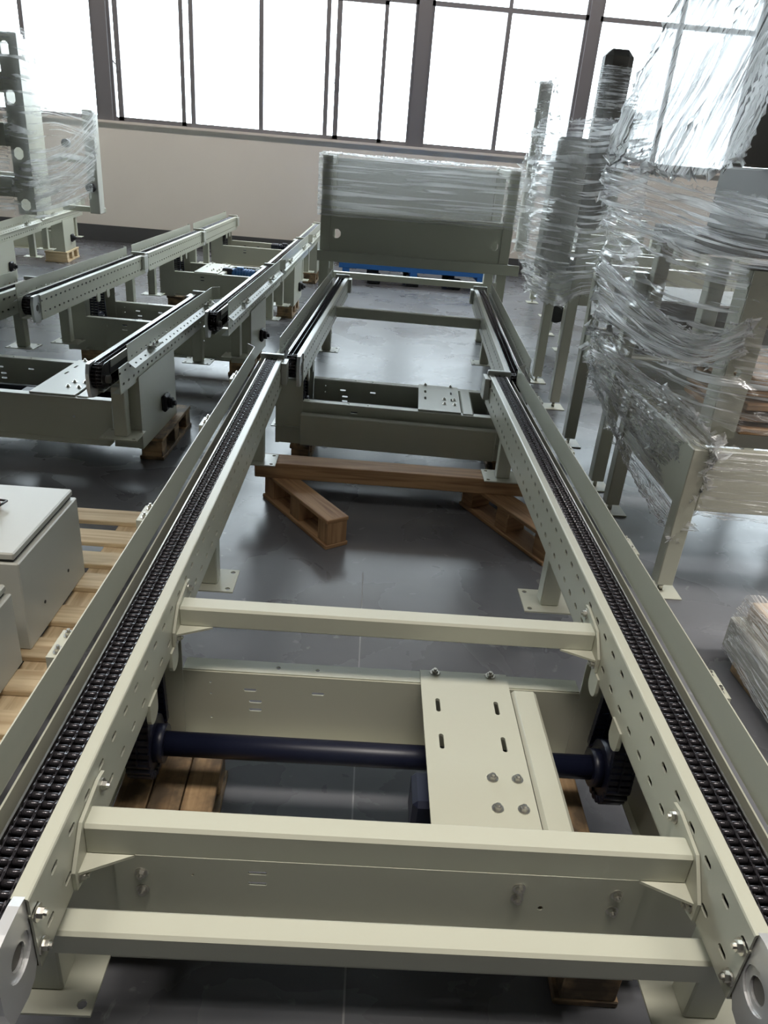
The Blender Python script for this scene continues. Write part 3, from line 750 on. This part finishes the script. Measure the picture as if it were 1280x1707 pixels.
# ------------------------------------------------------------------ cabinets
def cabinet(x, y, w, d, z1, label, handle):
    r = empty('control_cabinet', (x, y, 0.14), 0, label, 'cabinet', 'grey control cabinets on the pallet')
    mb = MB(); t = 0.003
    mb.bbox(-w, 0, 0, d, 0, z1-0.14-0.035, 0.004)
    mb.obj('cabinet_body', CABM, r)
    mb = MB(); zz = z1-0.14
    mb.bbox(-w-0.004, 0.0, -0.002, d+0.002, zz-0.030, zz, 0.006).obj('cabinet_lid', CABM, r) if False else None
    mb = MB(); mb.bbox(-w, -0.018, 0.010, d-0.012, zz-0.035, zz-0.026, 0.002); mb.obj('gasket', RUBBER, r)
    mb = MB(); mb.bbox(-w-0.006, -0.012, 0.004, d-0.004, zz-0.026, zz, 0.005); lid = mb.obj('cabinet_lid', CABM, r)
    for yy in (0.14, d-0.15):
        MB().cyl((-0.0005, yy, 0.10), (0.002, yy, 0.10), 0.006, 10).obj('plug', RUBBER, r)
    if handle:
        hx, hy = handle
        mb = MB(); mb.cyl((hx, hy, zz), (hx, hy, zz+0.045), 0.030, 18); mb.bbox(hx-0.012, hx+0.012, hy-0.045, hy+0.035, zz+0.045, zz+0.065, 0.004)
        sw = mb.obj('switch_knob', RED, lid)
        mb = MB(); z_ = zz+0.02
        pts = [(hx+0.02, hy-0.045), (hx+0.045, hy-0.05), (hx+0.055, hy+0.005), (hx+0.02, hy+0.01), (hx+0.02, hy-0.045)]
        mb.tube([(p[0], p[1], z_) for p in pts], 0.004, 8); mb.obj('lock_loop', BLACK, lid)
        mb = MB(); mb.bbox(hx-0.04, hx+0.04, hy-0.13, hy-0.08, zz, zz+0.008, 0.002); mb.obj('name_plate', BLACK, lid)
    return r
cabinet(-1.05, 2.025, 0.62, 0.50, 0.505, 'grey control cabinet with red switch handle, farther one on the pallet', (-0.226, 0.32))
cabinet(-1.05, 1.46, 0.62, 0.50, 0.44, 'plain grey control cabinet, nearer one on the pallet', None)

# ------------------------------------------------------------------ stretch film sheets
def catmull(P, n):
    """refine rows of control points along axis 0"""
    P = np.array(P, float); m = len(P); out = []
    for i in range(m-1):
        p0 = P[max(i-1, 0)]; p1 = P[i]; p2 = P[i+1]; p3 = P[min(i+2, m-1)]
        for k in range(n):
            t = k/n
            out.append(.5*((2*p1)+(-p0+p2)*t+(2*p0-5*p1+4*p2-p3)*t*t+(-p0+3*p1-3*p2+p3)*t**3))
    out.append(P[-1]); return np.array(out)
_rs = np.random.RandomState(5)
def ridges(nu, nv, freq, along, seed, amp):
    """folds running along u with slowly wandering phase"""
    rs = np.random.RandomState(seed); U, V = np.meshgrid(np.linspace(0, 1, nu), np.linspace(0, 1, nv), indexing='ij')
    h = np.zeros((nu, nv))
    for q in range(5):
        f = freq*(0.5+rs.rand()*1.6); ph = rs.rand()*6.28
        w = sum(rs.randn()*0.10*np.sin(2*PI*(k+1)*U*along+rs.rand()*6.28)/(k+1) for k in range(3))
        s_ = np.abs(np.sin(PI*f*(V+w)+ph)); h += (1-s_)**2*(0.5+0.5*np.sin(2*PI*(U*(1+rs.rand()*2)+V*rs.rand()*3)+rs.rand()*6))*rs.rand()
    h += 0.35*np.sin(2*PI*(2.3*U+rs.rand()))*np.sin(2*PI*(3.1*V+rs.rand()))
    return h*amp
def film(name, ctrl, m, label=None, cat=None, group=None, sub=(14, 14), freq=14, along=1.0, seed=1, amp=0.02, parent=None, jag=0.02, fan=None):
    """ctrl[i][j]: i runs along the folds (u), j across them (v)"""
    C_ = np.array(ctrl, float)
    A = catmull(C_, sub[0]); A = np.transpose(catmull(np.transpose(A, (1, 0, 2)), sub[1]), (1, 0, 2))
    nu, nv = A.shape[:2]
    du = np.gradient(A, axis=0); dv = np.gradient(A, axis=1); N = np.cross(du, dv); N /= np.linalg.norm(N, axis=2, keepdims=True)+1e-9
    h = ridges(nu, nv, freq, along, seed, amp)
    A = A+N*h[..., None]
    rs = np.random.RandomState(seed+50)
    for sl in (A[0], A[-1]): sl += rs.randn(*sl.shape)*jag
    A[:, 0] += rs.randn(nu, 3)*jag*.5; A[:, -1] += rs.randn(nu, 3)*jag*.5
    vs = A.reshape(-1, 3); idx = np.arange(nu*nv).reshape(nu, nv)
    fs = np.stack([idx[:-1, :-1], idx[1:, :-1], idx[1:, 1:], idx[:-1, 1:]], -1).reshape(-1, 4)
    me = bpy.data.meshes.new(name); me.from_pydata([tuple(v) for v in vs], [], [tuple(int(i) for i in f) for f in fs])
    uvl = me.uv_layers.new(name='uv')
    uv = np.zeros((len(me.loops), 2)); li = np.array([l.vertex_index for l in me.loops]); 
    uv[:, 0] = (li//nv)/(nu-1)+seed*0.37; uv[:, 1] = (li % nv)/(nv-1)+seed*0.61
    uvl.data.foreach_set('uv', uv.ravel()); me.polygons.foreach_set('use_smooth', [True]*len(me.polygons))
    me.materials.append(m); o = bpy.data.objects.new(name, me); COL.objects.link(o)
    if parent: o.parent = parent; o.matrix_parent_inverse = Matrix.Translation(-Vector(parent.location))
    tag(o, label, cat, group); return o

# ------------------------------------------------------------------ wrapped tall frame over the second conveyor
fx0, fx1, fy0, fy1 = -0.49, 1.20, 6.95, 7.80
tf = empty('transfer_frame', (0.355, 7.37, 0), 0, 'tall grey frame half wrapped in film, at the far end of the second central conveyor', 'machine frame')
def P_(mb, name, m=PAINT, par=None):
    par = par or tf; mb.v = [tuple(Vector(v)-Vector(par.location)) for v in mb.v]; return mb.obj(name, m, par)
for (xa, xb) in ((fx0, fx0+0.09), (fx1-0.09, fx1)):
    for ya in (fy0, fy1-0.09):
        P_(MB().bbox(xa, xb, ya, ya+0.09, 0, 1.645, 0.004), 'post')
mb = MB()
mb.plate((fx0+0.09, fy0+0.02, 0.86), (1, 0, 0), (0, 0, 1), fx1-fx0-0.18, 0.33, 0.006,
         [(0.165, 0.075, [0.055, 1.455], 0.07)])
for (xa, xb) in ((-0.25, -0.19), (0.87, 0.935)): mb.box(xa, xb, fy0+0.012, fy0+0.019, 1.0, 1.02)
P_(mb, 'front_panel')
P_(MB().bbox(fx0+0.09, fx1-0.09, fy1-0.07, fy1-0.02, 1.17, 1.62, 0.004), 'rear_panel', CABM)
P_(MB().bbox(fx0-0.02, fx1+0.10, fy0-0.03, fy0+0.0, 0.79, 0.88, 0.004), 'front_beam')
P_(MB().bbox(fx0+0.09, fx1-0.09, fy1-0.09, fy1-0.02, 0.53, 0.59, 0.004), 'rear_beam')
for xa in (fx0+0.01, fx1-0.08):
    P_(MB().bbox(xa, xa+0.07, fy0+0.09, fy1-0.09, 1.57, 1.64, 0.004), 'side_beam')
    P_(MB().bbox(xa, xa+0.07, fy0+0.09, fy1-0.09, 1.05, 1.15, 0.004), 'side_beam')
P_(MB().bbox(fx0+0.09, fx1-0.09, fy0+0.01, fy0+0.08, 1.19, 1.22, 0.004), 'upper_beam')
e_ = 0.015
film('film_wrap', [[(px, py, z) for z in (1.66, 1.5, 1.3, 1.17)] for px, py in ((fx0-e_, fy1), (fx0-e_, fy0+.25), (fx0-e_, fy0+.04), (fx0+.02, fy0-e_), (0.1, fy0-e_), (0.6, fy0-e_), (fx1-.02, fy0-e_), (fx1+e_, fy0+.04), (fx1+e_, fy0+.25), (fx1+e_, fy1))],
     FILMT, 'clear film stretched around the top of the tall central frame', 'plastic film', sub=(16, 12), freq=7, seed=3, amp=0.008, jag=0.004, group='stretch film')
film('film_wrap', [[(fx0-.01, fy0, 1.668), (0.3, fy0, 1.672), (fx1+.01, fy0, 1.668)], [(fx0, 7.4, 1.665), (0.3, 7.4, 1.64), (fx1, 7.4, 1.665)], [(fx0, fy1, 1.665), (0.3, fy1, 1.665), (fx1, fy1, 1.665)]],
     FILM, 'clear film lying over the open top of the tall central frame', 'plastic film', sub=(16, 20), freq=8, seed=4, amp=0.012, jag=0.004, group='stretch film')

# blue plastic pallet beyond
bp_ = empty('plastic_pallet', (0.55, 11.35, 0), 0.03, 'blue plastic pallet on the floor behind the tall central frame', 'pallet')
for k in range(8): MB().bbox(-1.05, 1.05, -0.55+k*0.14, -0.43+k*0.14, 0.20, 0.28, 0.004).obj('deck_slat', BLUEP, bp_)
for xx in (-0.95, 0, 0.95): MB().bbox(xx-0.05, xx+0.05, -0.55, 0.55, 0.14, 0.20, 0.004).obj('runner', BLUEP, bp_)
for xx in (-0.55, 0.0, 0.6):
    for yy in (-0.4, 0.35): MB().bbox(xx-0.09, xx+0.09, yy-0.06, yy+0.06, 0, 0.14, 0.01).obj('foot_block', BLACK, bp_)

# ------------------------------------------------------------------ right side: row of wrapped machine frames
def mframe(name, x0, x1, y0, y1, ztop, label, lw=0.075, zb=(0.43, 0.71), feet=True, posts=()):
    r = empty(name, ((x0+x1)/2, (y0+y1)/2, 0), 0, label, 'machine frame', 'wrapped machine frames on the right')
    def q(mb, nm, m=PAINT, par=None):
        mb.v = [tuple(Vector(v)-Vector(r.location)) for v in mb.v]; return mb.obj(nm, m, par or r)
    for xa in (x0, x1-lw):
        for ya in (y0, y1-lw):
            lg = q(MB().bbox(xa, xa+lw, ya, ya+lw, 0.05, ztop, 0.004), 'leg')
            q(MB().bbox(xa-0.04, xa+lw+0.04, ya-0.04, ya+lw+0.04, 0, 0.008, 0.002), 'foot_plate', PAINT, lg)
            q(MB().cyl((xa+lw/2, ya+lw/2, 0.008), (xa+lw/2, ya+lw/2, 0.05), 0.012, 10), 'foot_screw', STEEL, lg)
    z0, z1 = zb
    for ya in (y0, y1-0.05): q(MB().bbox(x0+lw, x1-lw, ya, ya+0.05, z0, z1, 0.004), 'cross_beam')
    for xa in (x0+0.01, x1-0.06): q(MB().bbox(xa, xa+0.05, y0+lw, y1-lw, z0, z1, 0.004), 'side_beam')
    return r, q
# nearest lower frame with stacked boards
ra, qa = mframe('machine_frame', 1.38, 3.1, 2.88, 3.80, 0.71, 'nearest machine frame on the right, low, loaded with brown boards under film')
for k in range(5):
    z = 0.73+k*0.055
    rb = MB().bbox(-0.78, 0.8, -0.30+0.02*(k % 2), 0.36, 0, 0.03, 0.004).obj('packing_board', WOODB, None, (2.42, 3.36, z))
    tag(rb, ('lowest', 'second', 'third', 'fourth', 'top')[k]+' brown packing board counted upward in the stack on the nearest right frame', 'board', 'brown packing boards under film')
up = empty('upright_post', (1.56, 3.12, 0.71), 0, 'grey steel post with two round holes standing on the nearest right frame', 'post')
mb = MB(); mb.plate((-0.055, -0.06, 0.0), (1, 0, 0), (0, 0, 1), 0.115, 0.70, 0.006, [(0.29, 0.032, [0.05], 0.032), (0.46, 0.032, [0.05], 0.032)])
mb.obj('post_web', PAINT, up); MB().box(0.054, 0.060, -0.054, 0.06, 0, 0.70).obj('post_flange', PAINT, up); MB().box(-0.055, -0.049, -0.054, 0.06, 0, 0.70).obj('post_flange', PAINT, up)
MB().bbox(-0.07, 0.09, -0.06, 0.10, 0.70, 0.705, 0.001).obj('post_cap', DARKSTEEL, up)
# machine body riding above
mb_r = empty('wrapped_machine', (2.1, 3.6, 1.42), 0, 'large dark machine under shiny film on top of the nearest right frame', 'machine')
def qm(mb, nm, m): mb.v = [tuple(Vector(v)-Vector(mb_r.location)) for v in mb.v]; return mb.obj(nm, m, mb_r)
qm(MB().bbox(1.40, 2.9, 3.45, 4.0, 1.42, 1.50, 0.004), 'base_deck', DARKSTEEL)
qm(MB().bbox(1.66, 2.9, 3.35, 4.0, 1.50, 1.78, 0.01), 'gear_box', DARKSTEEL)
qm(MB().bbox(1.50, 1.66, 3.42, 3.60, 1.78, 2.75, 0.01), 'column', DARKSTEEL)
qm(MB().bbox(1.72, 2.9, 3.48, 3.60, 1.78, 2.75, 0.01), 'cover_panel', mat('grey_green_panel', (0.20, 0.21, 0.19), 0.5))
qm(MB().bbox(1.66, 1.80, 3.40, 3.50, 2.02, 2.12, 0.02), 'terminal_box', CABM)
for xx in (1.45, 2.8):
    for yy in (3.3, 3.98): qm(MB().bbox(xx, xx+0.07, yy, yy+0.07, 1.04 if xx > 2 or yy > 3.5 else 1.04, 1.42, 0.004), 'strut', PAINT)
# further frames
rc, qc = mframe('machine_frame', 1.38, 2.7, 4.05, 4.85, 1.25, 'second machine frame from the front on the right, behind the brown boards', zb=(0.62, 0.80))
qc(MB().bbox(1.5, 2.6, 4.15, 4.75, 0.80, 1.10, 0.01), 'panel_box', DARKSTEEL)
rd, qd = mframe('machine_frame', 1.45, 2.7, 5.6, 6.4, 1.30, 'third machine frame from the front on the right, below the tall dark tower', zb=(0.8, 1.1))
qd(MB().bbox(1.50, 1.70, 5.95, 6.12, 1.30, 2.47, 0.045), 'tower', DARKSTEEL)
qd(MB().bbox(1.70, 1.78, 5.98, 6.10, 1.30, 2.12, 0.02), 'tower_flange', PAINT)
qd(MB().bbox(1.22, 1.45, 5.75, 5.95, 1.0, 1.9, 0.02), 'side_column', CABM)
re_, qe = mframe('machine_frame', 1.95, 3.0, 7.6, 8.4, 1.20, 'fourth machine frame from the front on the right, with a narrow post wrapped in film', zb=(0.7, 1.0))
qe(MB().bbox(1.42, 1.54, 7.9, 8.0, 0.9, 2.40, 0.01), 'narrow_post', CABM)
qe(MB().cyl((1.9, 7.7, 0.35), (1.9, 7.95, 0.35), 0.09, 18), 'wheel', RUBBER)
rf_, qf = mframe('machine_frame', 2.15, 3.2, 9.4, 10.4, 1.20, 'farthest machine frame on the right, near the window wall', zb=(0.7, 1.0))

G = 'stretch film'
# upper bright sheet, fanning down from the top to the machine deck
film('film_wrap', [[(1.30, 3.30, 3.1), (1.42, 3.22, 3.1), (1.50, 3.2, 3.1), (1.62, 3.22, 3.1)],
                   [(1.18, 3.40, 2.6), (1.33, 3.28, 2.55), (1.44, 3.22, 2.5), (1.56, 3.25, 2.5)],
                   [(1.05, 3.50, 2.15), (1.22, 3.34, 2.1), (1.36, 3.24, 2.1), (1.50, 3.28, 2.15)],
                   [(0.98, 3.62, 1.78), (1.12, 3.42, 1.74), (1.26, 3.28, 1.72), (1.44, 3.28, 1.80)]],
     FILMW, 'bright creased film hanging from the tall machine column on the right', 'plastic film', G, sub=(22, 26), freq=16, seed=11, amp=0.030)
# band wrapped around the deck, long near horizontal folds
film('film_wrap', [[(1.02, 3.75, 1.76), (1.00, 3.70, 1.66), (1.02, 3.66, 1.56), (1.06, 3.7, 1.46)],
                   [(1.14, 3.30, 1.72), (1.14, 3.24, 1.62), (1.16, 3.22, 1.52), (1.20, 3.24, 1.40)],
                   [(1.40, 3.14, 1.68), (1.42, 3.10, 1.56), (1.44, 3.08, 1.47), (1.44, 3.08, 1.36)],
                   [(1.90, 3.14, 1.62), (1.90, 3.08, 1.52), (1.90, 3.06, 1.44), (1.90, 3.06, 1.36)]],
     FILMX, 'film band with long bright folds around the machine deck on the right', 'plastic film', G, sub=(26, 18), freq=10, seed=12, amp=0.045)
# clearer curtain below the deck down to the boards
film('film_wrap', [[(1.08, 3.75, 1.48), (1.07, 3.76, 1.25), (1.10, 3.74, 1.02), (1.12, 3.70, 0.86)],
                   [(1.20, 3.34, 1.42), (1.20, 3.34, 1.22), (1.22, 3.34, 1.02), (1.24, 3.30, 0.84)],
                   [(1.42, 3.10, 1.38), (1.42, 3.08, 1.20), (1.44, 3.06, 1.00), (1.44, 3.00, 0.80)],
                   [(1.85, 3.02, 1.36), (1.85, 2.98, 1.20), (1.85, 2.94, 1.00), (1.85, 2.88, 0.76)]],
     FILMC, 'clear film curtain in front of the boards on the nearest right frame', 'plastic film', G, sub=(20, 20), freq=6, seed=13, amp=0.045)
# gathered sheet sweeping down to the frame corner
film('film_wrap', [[(1.09, 3.75, 1.02), (1.12, 3.77, 0.92), (1.15, 3.8, 0.82), (1.20, 3.85, 0.72)],
                   [(1.24, 3.40, 0.92), (1.24, 3.42, 0.82), (1.26, 3.45, 0.72), (1.30, 3.5, 0.60)],
                   [(1.38, 3.02, 0.84), (1.36, 3.05, 0.74), (1.37, 3.10, 0.62), (1.40, 3.15, 0.48)],
                   [(1.455, 2.84, 0.76), (1.45, 2.84, 0.68), (1.45, 2.86, 0.55), (1.45, 2.90, 0.42)]],
     FILMX, 'gathered film sweeping down to the corner of the nearest right frame', 'plastic film', G, sub=(26, 26), freq=18, seed=14, amp=0.042)
film('film_wrap', [[(1.06, 3.72, 1.36), (1.08, 3.72, 1.22), (1.10, 3.70, 1.08)], [(1.20, 3.28, 1.22), (1.21, 3.28, 1.12), (1.22, 3.28, 1.02)],
                   [(1.36, 3.06, 1.14), (1.36, 3.06, 1.08), (1.37, 3.06, 1.01)], [(1.52, 2.99, 1.24), (1.52, 2.99, 1.16), (1.52, 2.99, 1.08)]],
     FILMD, 'bunched film rope sagging between the deck and the post with round holes', 'plastic film', G, sub=(26, 18), freq=8, seed=31, amp=0.035)
film('film_wrap', [[(1.15, 3.85, 0.84), (1.17, 3.83, 0.76), (1.22, 3.84, 0.66)], [(1.28, 3.55, 0.66), (1.26, 3.5, 0.56), (1.28, 3.5, 0.48)],
                   [(1.38, 3.2, 0.52), (1.34, 3.15, 0.44), (1.34, 3.14, 0.34)], [(1.46, 2.90, 0.42), (1.42, 2.88, 0.34), (1.40, 2.90, 0.28)]],
     FILM, 'loose ragged lower edge of film above the front leg of the nearest right frame', 'plastic film', G, sub=(22, 16), freq=12, seed=15, amp=0.028, jag=0.03)
# skirt around the box beam
film('film_wrap', [[(1.45, 2.86, 0.74), (1.45, 2.85, 0.58), (1.46, 2.86, 0.42)], [(1.8, 2.85, 0.74), (1.8, 2.84, 0.58), (1.8, 2.85, 0.40)], [(2.3, 2.85, 0.74), (2.3, 2.84, 0.58), (2.3, 2.85, 0.38)]],
     FILMC, 'tight clear film over the front beam of the nearest right frame', 'plastic film', G, sub=(16, 12), freq=4, seed=16, amp=0.006, jag=0.008)
# film on the machines further back
film('film_wrap', [[(1.08, 5.9, 1.98), (1.08, 5.85, 1.6), (1.10, 5.8, 1.2), (1.14, 5.8, 0.86)], [(1.24, 5.55, 2.0), (1.25, 5.5, 1.6), (1.28, 5.45, 1.2), (1.32, 5.45, 0.80)],
                   [(1.45, 5.5, 2.02), (1.46, 5.42, 1.6), (1.48, 5.4, 1.2), (1.5, 5.4, 0.9)], [(1.85, 5.7, 2.1), (1.85, 5.6, 1.7), (1.85, 5.5, 1.3), (1.9, 5.5, 0.9)]],
     FILM, 'crumpled film around the column next to the tall dark tower', 'plastic film', G, sub=(20, 20), freq=10, seed=17, amp=0.035)
film('film_wrap', [[(1.46, 5.92, 2.36), (1.46, 5.92, 2.2), (1.45, 5.92, 1.9)], [(1.60, 5.9, 2.36), (1.6, 5.9, 2.2), (1.6, 5.9, 1.9)], [(1.74, 5.92, 2.36), (1.76, 5.92, 2.2), (1.78, 5.92, 1.9)]],
     FILM, 'film bands around the top of the tall dark tower', 'plastic film', G, sub=(12, 16), freq=9, seed=18, amp=0.012, jag=0.006)
film('film_wrap', [[(1.36, 7.95, 2.40), (1.37, 7.9, 2.0), (1.36, 7.9, 1.6), (1.40, 7.9, 1.0), (1.60, 7.9, 0.55)], [(1.50, 7.8, 2.42), (1.52, 7.75, 2.0), (1.55, 7.7, 1.6), (1.6, 7.6, 1.0), (1.75, 7.5, 0.5)],
                   [(1.58, 7.9, 2.42), (1.7, 7.8, 1.95), (1.85, 7.7, 1.6), (1.95, 7.5, 1.0), (1.98, 7.5, 0.6)]],
     FILM, 'film around the narrow post of the fourth right frame, ending in a loose tail', 'plastic film', G, sub=(20, 20), freq=10, seed=19, amp=0.03, jag=0.03)

# ------------------------------------------------------------------ film wrapped package at the right edge
pk = empty('wrapped_package', (1.50, 2.34, 0), math.radians(3), 'low package wrapped in film on the floor at the right edge', 'package')
MB().bbox(0.0, 0.7, -0.62, 0.10, 0.05, 0.19, 0.006).obj('lower_carton', CABM, pk)
MB().bbox(0.05, 0.7, -0.55, 0.08, 0.19, 0.27, 0.006).obj('upper_carton', mat('tan_carton', (0.48, 0.40, 0.32), 0.7), pk)
MB().bbox(0.0, 0.7, -0.62, 0.0, 0.0, 0.05, 0.004).obj('base_board', WOODD, pk)
film('film_wrap', [[(1.52, 2.44, 0.285), (1.49, 2.42, 0.17), (1.475, 2.40, 0.06)], [(1.53, 2.2, 0.285), (1.49, 2.18, 0.17), (1.475, 2.18, 0.05)], [(1.50, 1.74, 0.285), (1.48, 1.74, 0.17), (1.47, 1.74, 0.03)]],
     FILMX, 'tight film with diagonal folds on the side of the low package', 'plastic film', G, sub=(20, 16), freq=9, seed=21, amp=0.010, jag=0.004)
film('film_wrap', [[(1.52, 2.44, 0.285), (1.8, 2.44, 0.285), (2.2, 2.44, 0.285)], [(1.51, 2.1, 0.288), (1.8, 2.1, 0.288), (2.2, 2.1, 0.288)], [(1.50, 1.74, 0.285), (1.8, 1.74, 0.285), (2.2, 1.74, 0.285)]],
     FILMC, 'clear film over the top of the low package', 'plastic film', G, sub=(14, 14), freq=6, seed=22, amp=0.006, jag=0.004)

# ------------------------------------------------------------------ left rear wrapped stack
ls = empty('wrapped_stack', (-4.6, 9.2, 0.75), 0, 'tall stack of grey channel frames under film at the left edge', 'stacked frames')
def ql(mb, nm, m=PAINT, par=None): mb.v = [tuple(Vector(v)-Vector(ls.location)) for v in mb.v]; return mb.obj(nm, m, par or ls)
mb = MB(); mb.plate((-4.02, 9.0, 0.75), (1, 0, 0), (0, 0, 1), 0.20, 1.75, 0.006, [(0.10, 0.12, [0.09], 0.10), (0.62, 0.12, [0.08], 0.10), (1.16, 0.13, [0.07], 0.09), (1.60, 0.14, [0.07], 0.08)])
ql(mb, 'post_web'); ql(MB().box(-4.02, -4.014, 9.0, 9.9, 0.75, 2.50), 'post_side'); ql(MB().bbox(-3.826, -3.82, 9.0, 9.16, 0.75, 2.50, 0.001), 'post_flange')
for (z0, z1) in ((1.96, 2.14), (1.43, 1.66), (0.92, 1.13)):
    ql(MB().bbox(-5.6, -4.03, 9.02, 9.08, z0, z1, 0.006), 'channel_beam')
    ql(MB().bbox(-5.6, -4.03, 9.70, 9.76, z0, z1, 0.006), 'channel_beam')
for (z0, z1) in ((0.76, 0.82),):
    ql(MB().bbox(-3.80, -3.3, 9.70, 9.76, z0, z1, 0.006), 'end_beam')
ql(MB().bbox(-3.42, -3.30, 9.55, 9.72, 0.76, 1.86, 0.006), 'rear_post', CABM)
ql(MB().cyl((-3.38, 9.50, 1.05), (-3.38, 9.56, 1.05), 0.055, 18), 'shaft_bearing', BLACK)
ql(MB().cyl((-3.62, 9.50, 1.50), (-3.62, 9.56, 1.50), 0.045, 18), 'shaft_bearing', BLACK)
ql(MB().bbox(-3.82, -3.42, 9.60, 9.66, 1.30, 1.36, 0.004), 'end_beam')
film('film_wrap', [[(-4.04, 8.95, 2.55), (-4.04, 8.94, 2.0), (-4.04, 8.94, 1.4), (-4.04, 8.94, 0.72)], [(-3.80, 8.94, 2.55), (-3.79, 8.94, 2.0), (-3.79, 8.93, 1.4), (-3.79, 8.93, 0.72)],
                   [(-3.66, 9.2, 2.52), (-3.62, 9.2, 1.95), (-3.55, 9.2, 1.5), (-3.55, 9.1, 0.80)], [(-3.24, 9.5, 2.46), (-3.27, 9.5, 1.88), (-3.26, 9.4, 1.4), (-3.3, 9.3, 0.95)]],
     FILMC, 'film pulled tight around the corner post of the left stack', 'plastic film', G, sub=(18, 30), freq=18, seed=23, amp=0.014, jag=0.01)
film('film_wrap', [[(-3.82, 8.95, 1.42), (-3.80, 8.94, 1.1), (-3.80, 8.94, 0.8)], [(-3.5, 9.1, 1.50), (-3.5, 9.1, 1.2), (-3.5, 9.1, 0.95)], [(-3.22, 9.4, 1.86), (-3.22, 9.4, 1.5), (-3.26, 9.3, 1.15)]],
     FILM, 'film with slanting bright folds on the lower half of the left stack', 'plastic film', G, sub=(18, 22), freq=12, seed=24, amp=0.02, jag=0.01)
film('film_wrap', [[(-5.6, 8.96, 1.42), (-5.6, 8.95, 1.2), (-5.6, 8.96, 0.8)], [(-4.8, 8.96, 1.44), (-4.8, 8.95, 1.2), (-4.8, 8.96, 0.75)], [(-4.04, 8.95, 1.42), (-4.04, 8.94, 1.2), (-4.04, 8.95, 0.78)]],
     FILMC, 'film across the channel beams of the left stack', 'plastic film', G, sub=(14, 18), freq=8, seed=25, amp=0.014, jag=0.01)
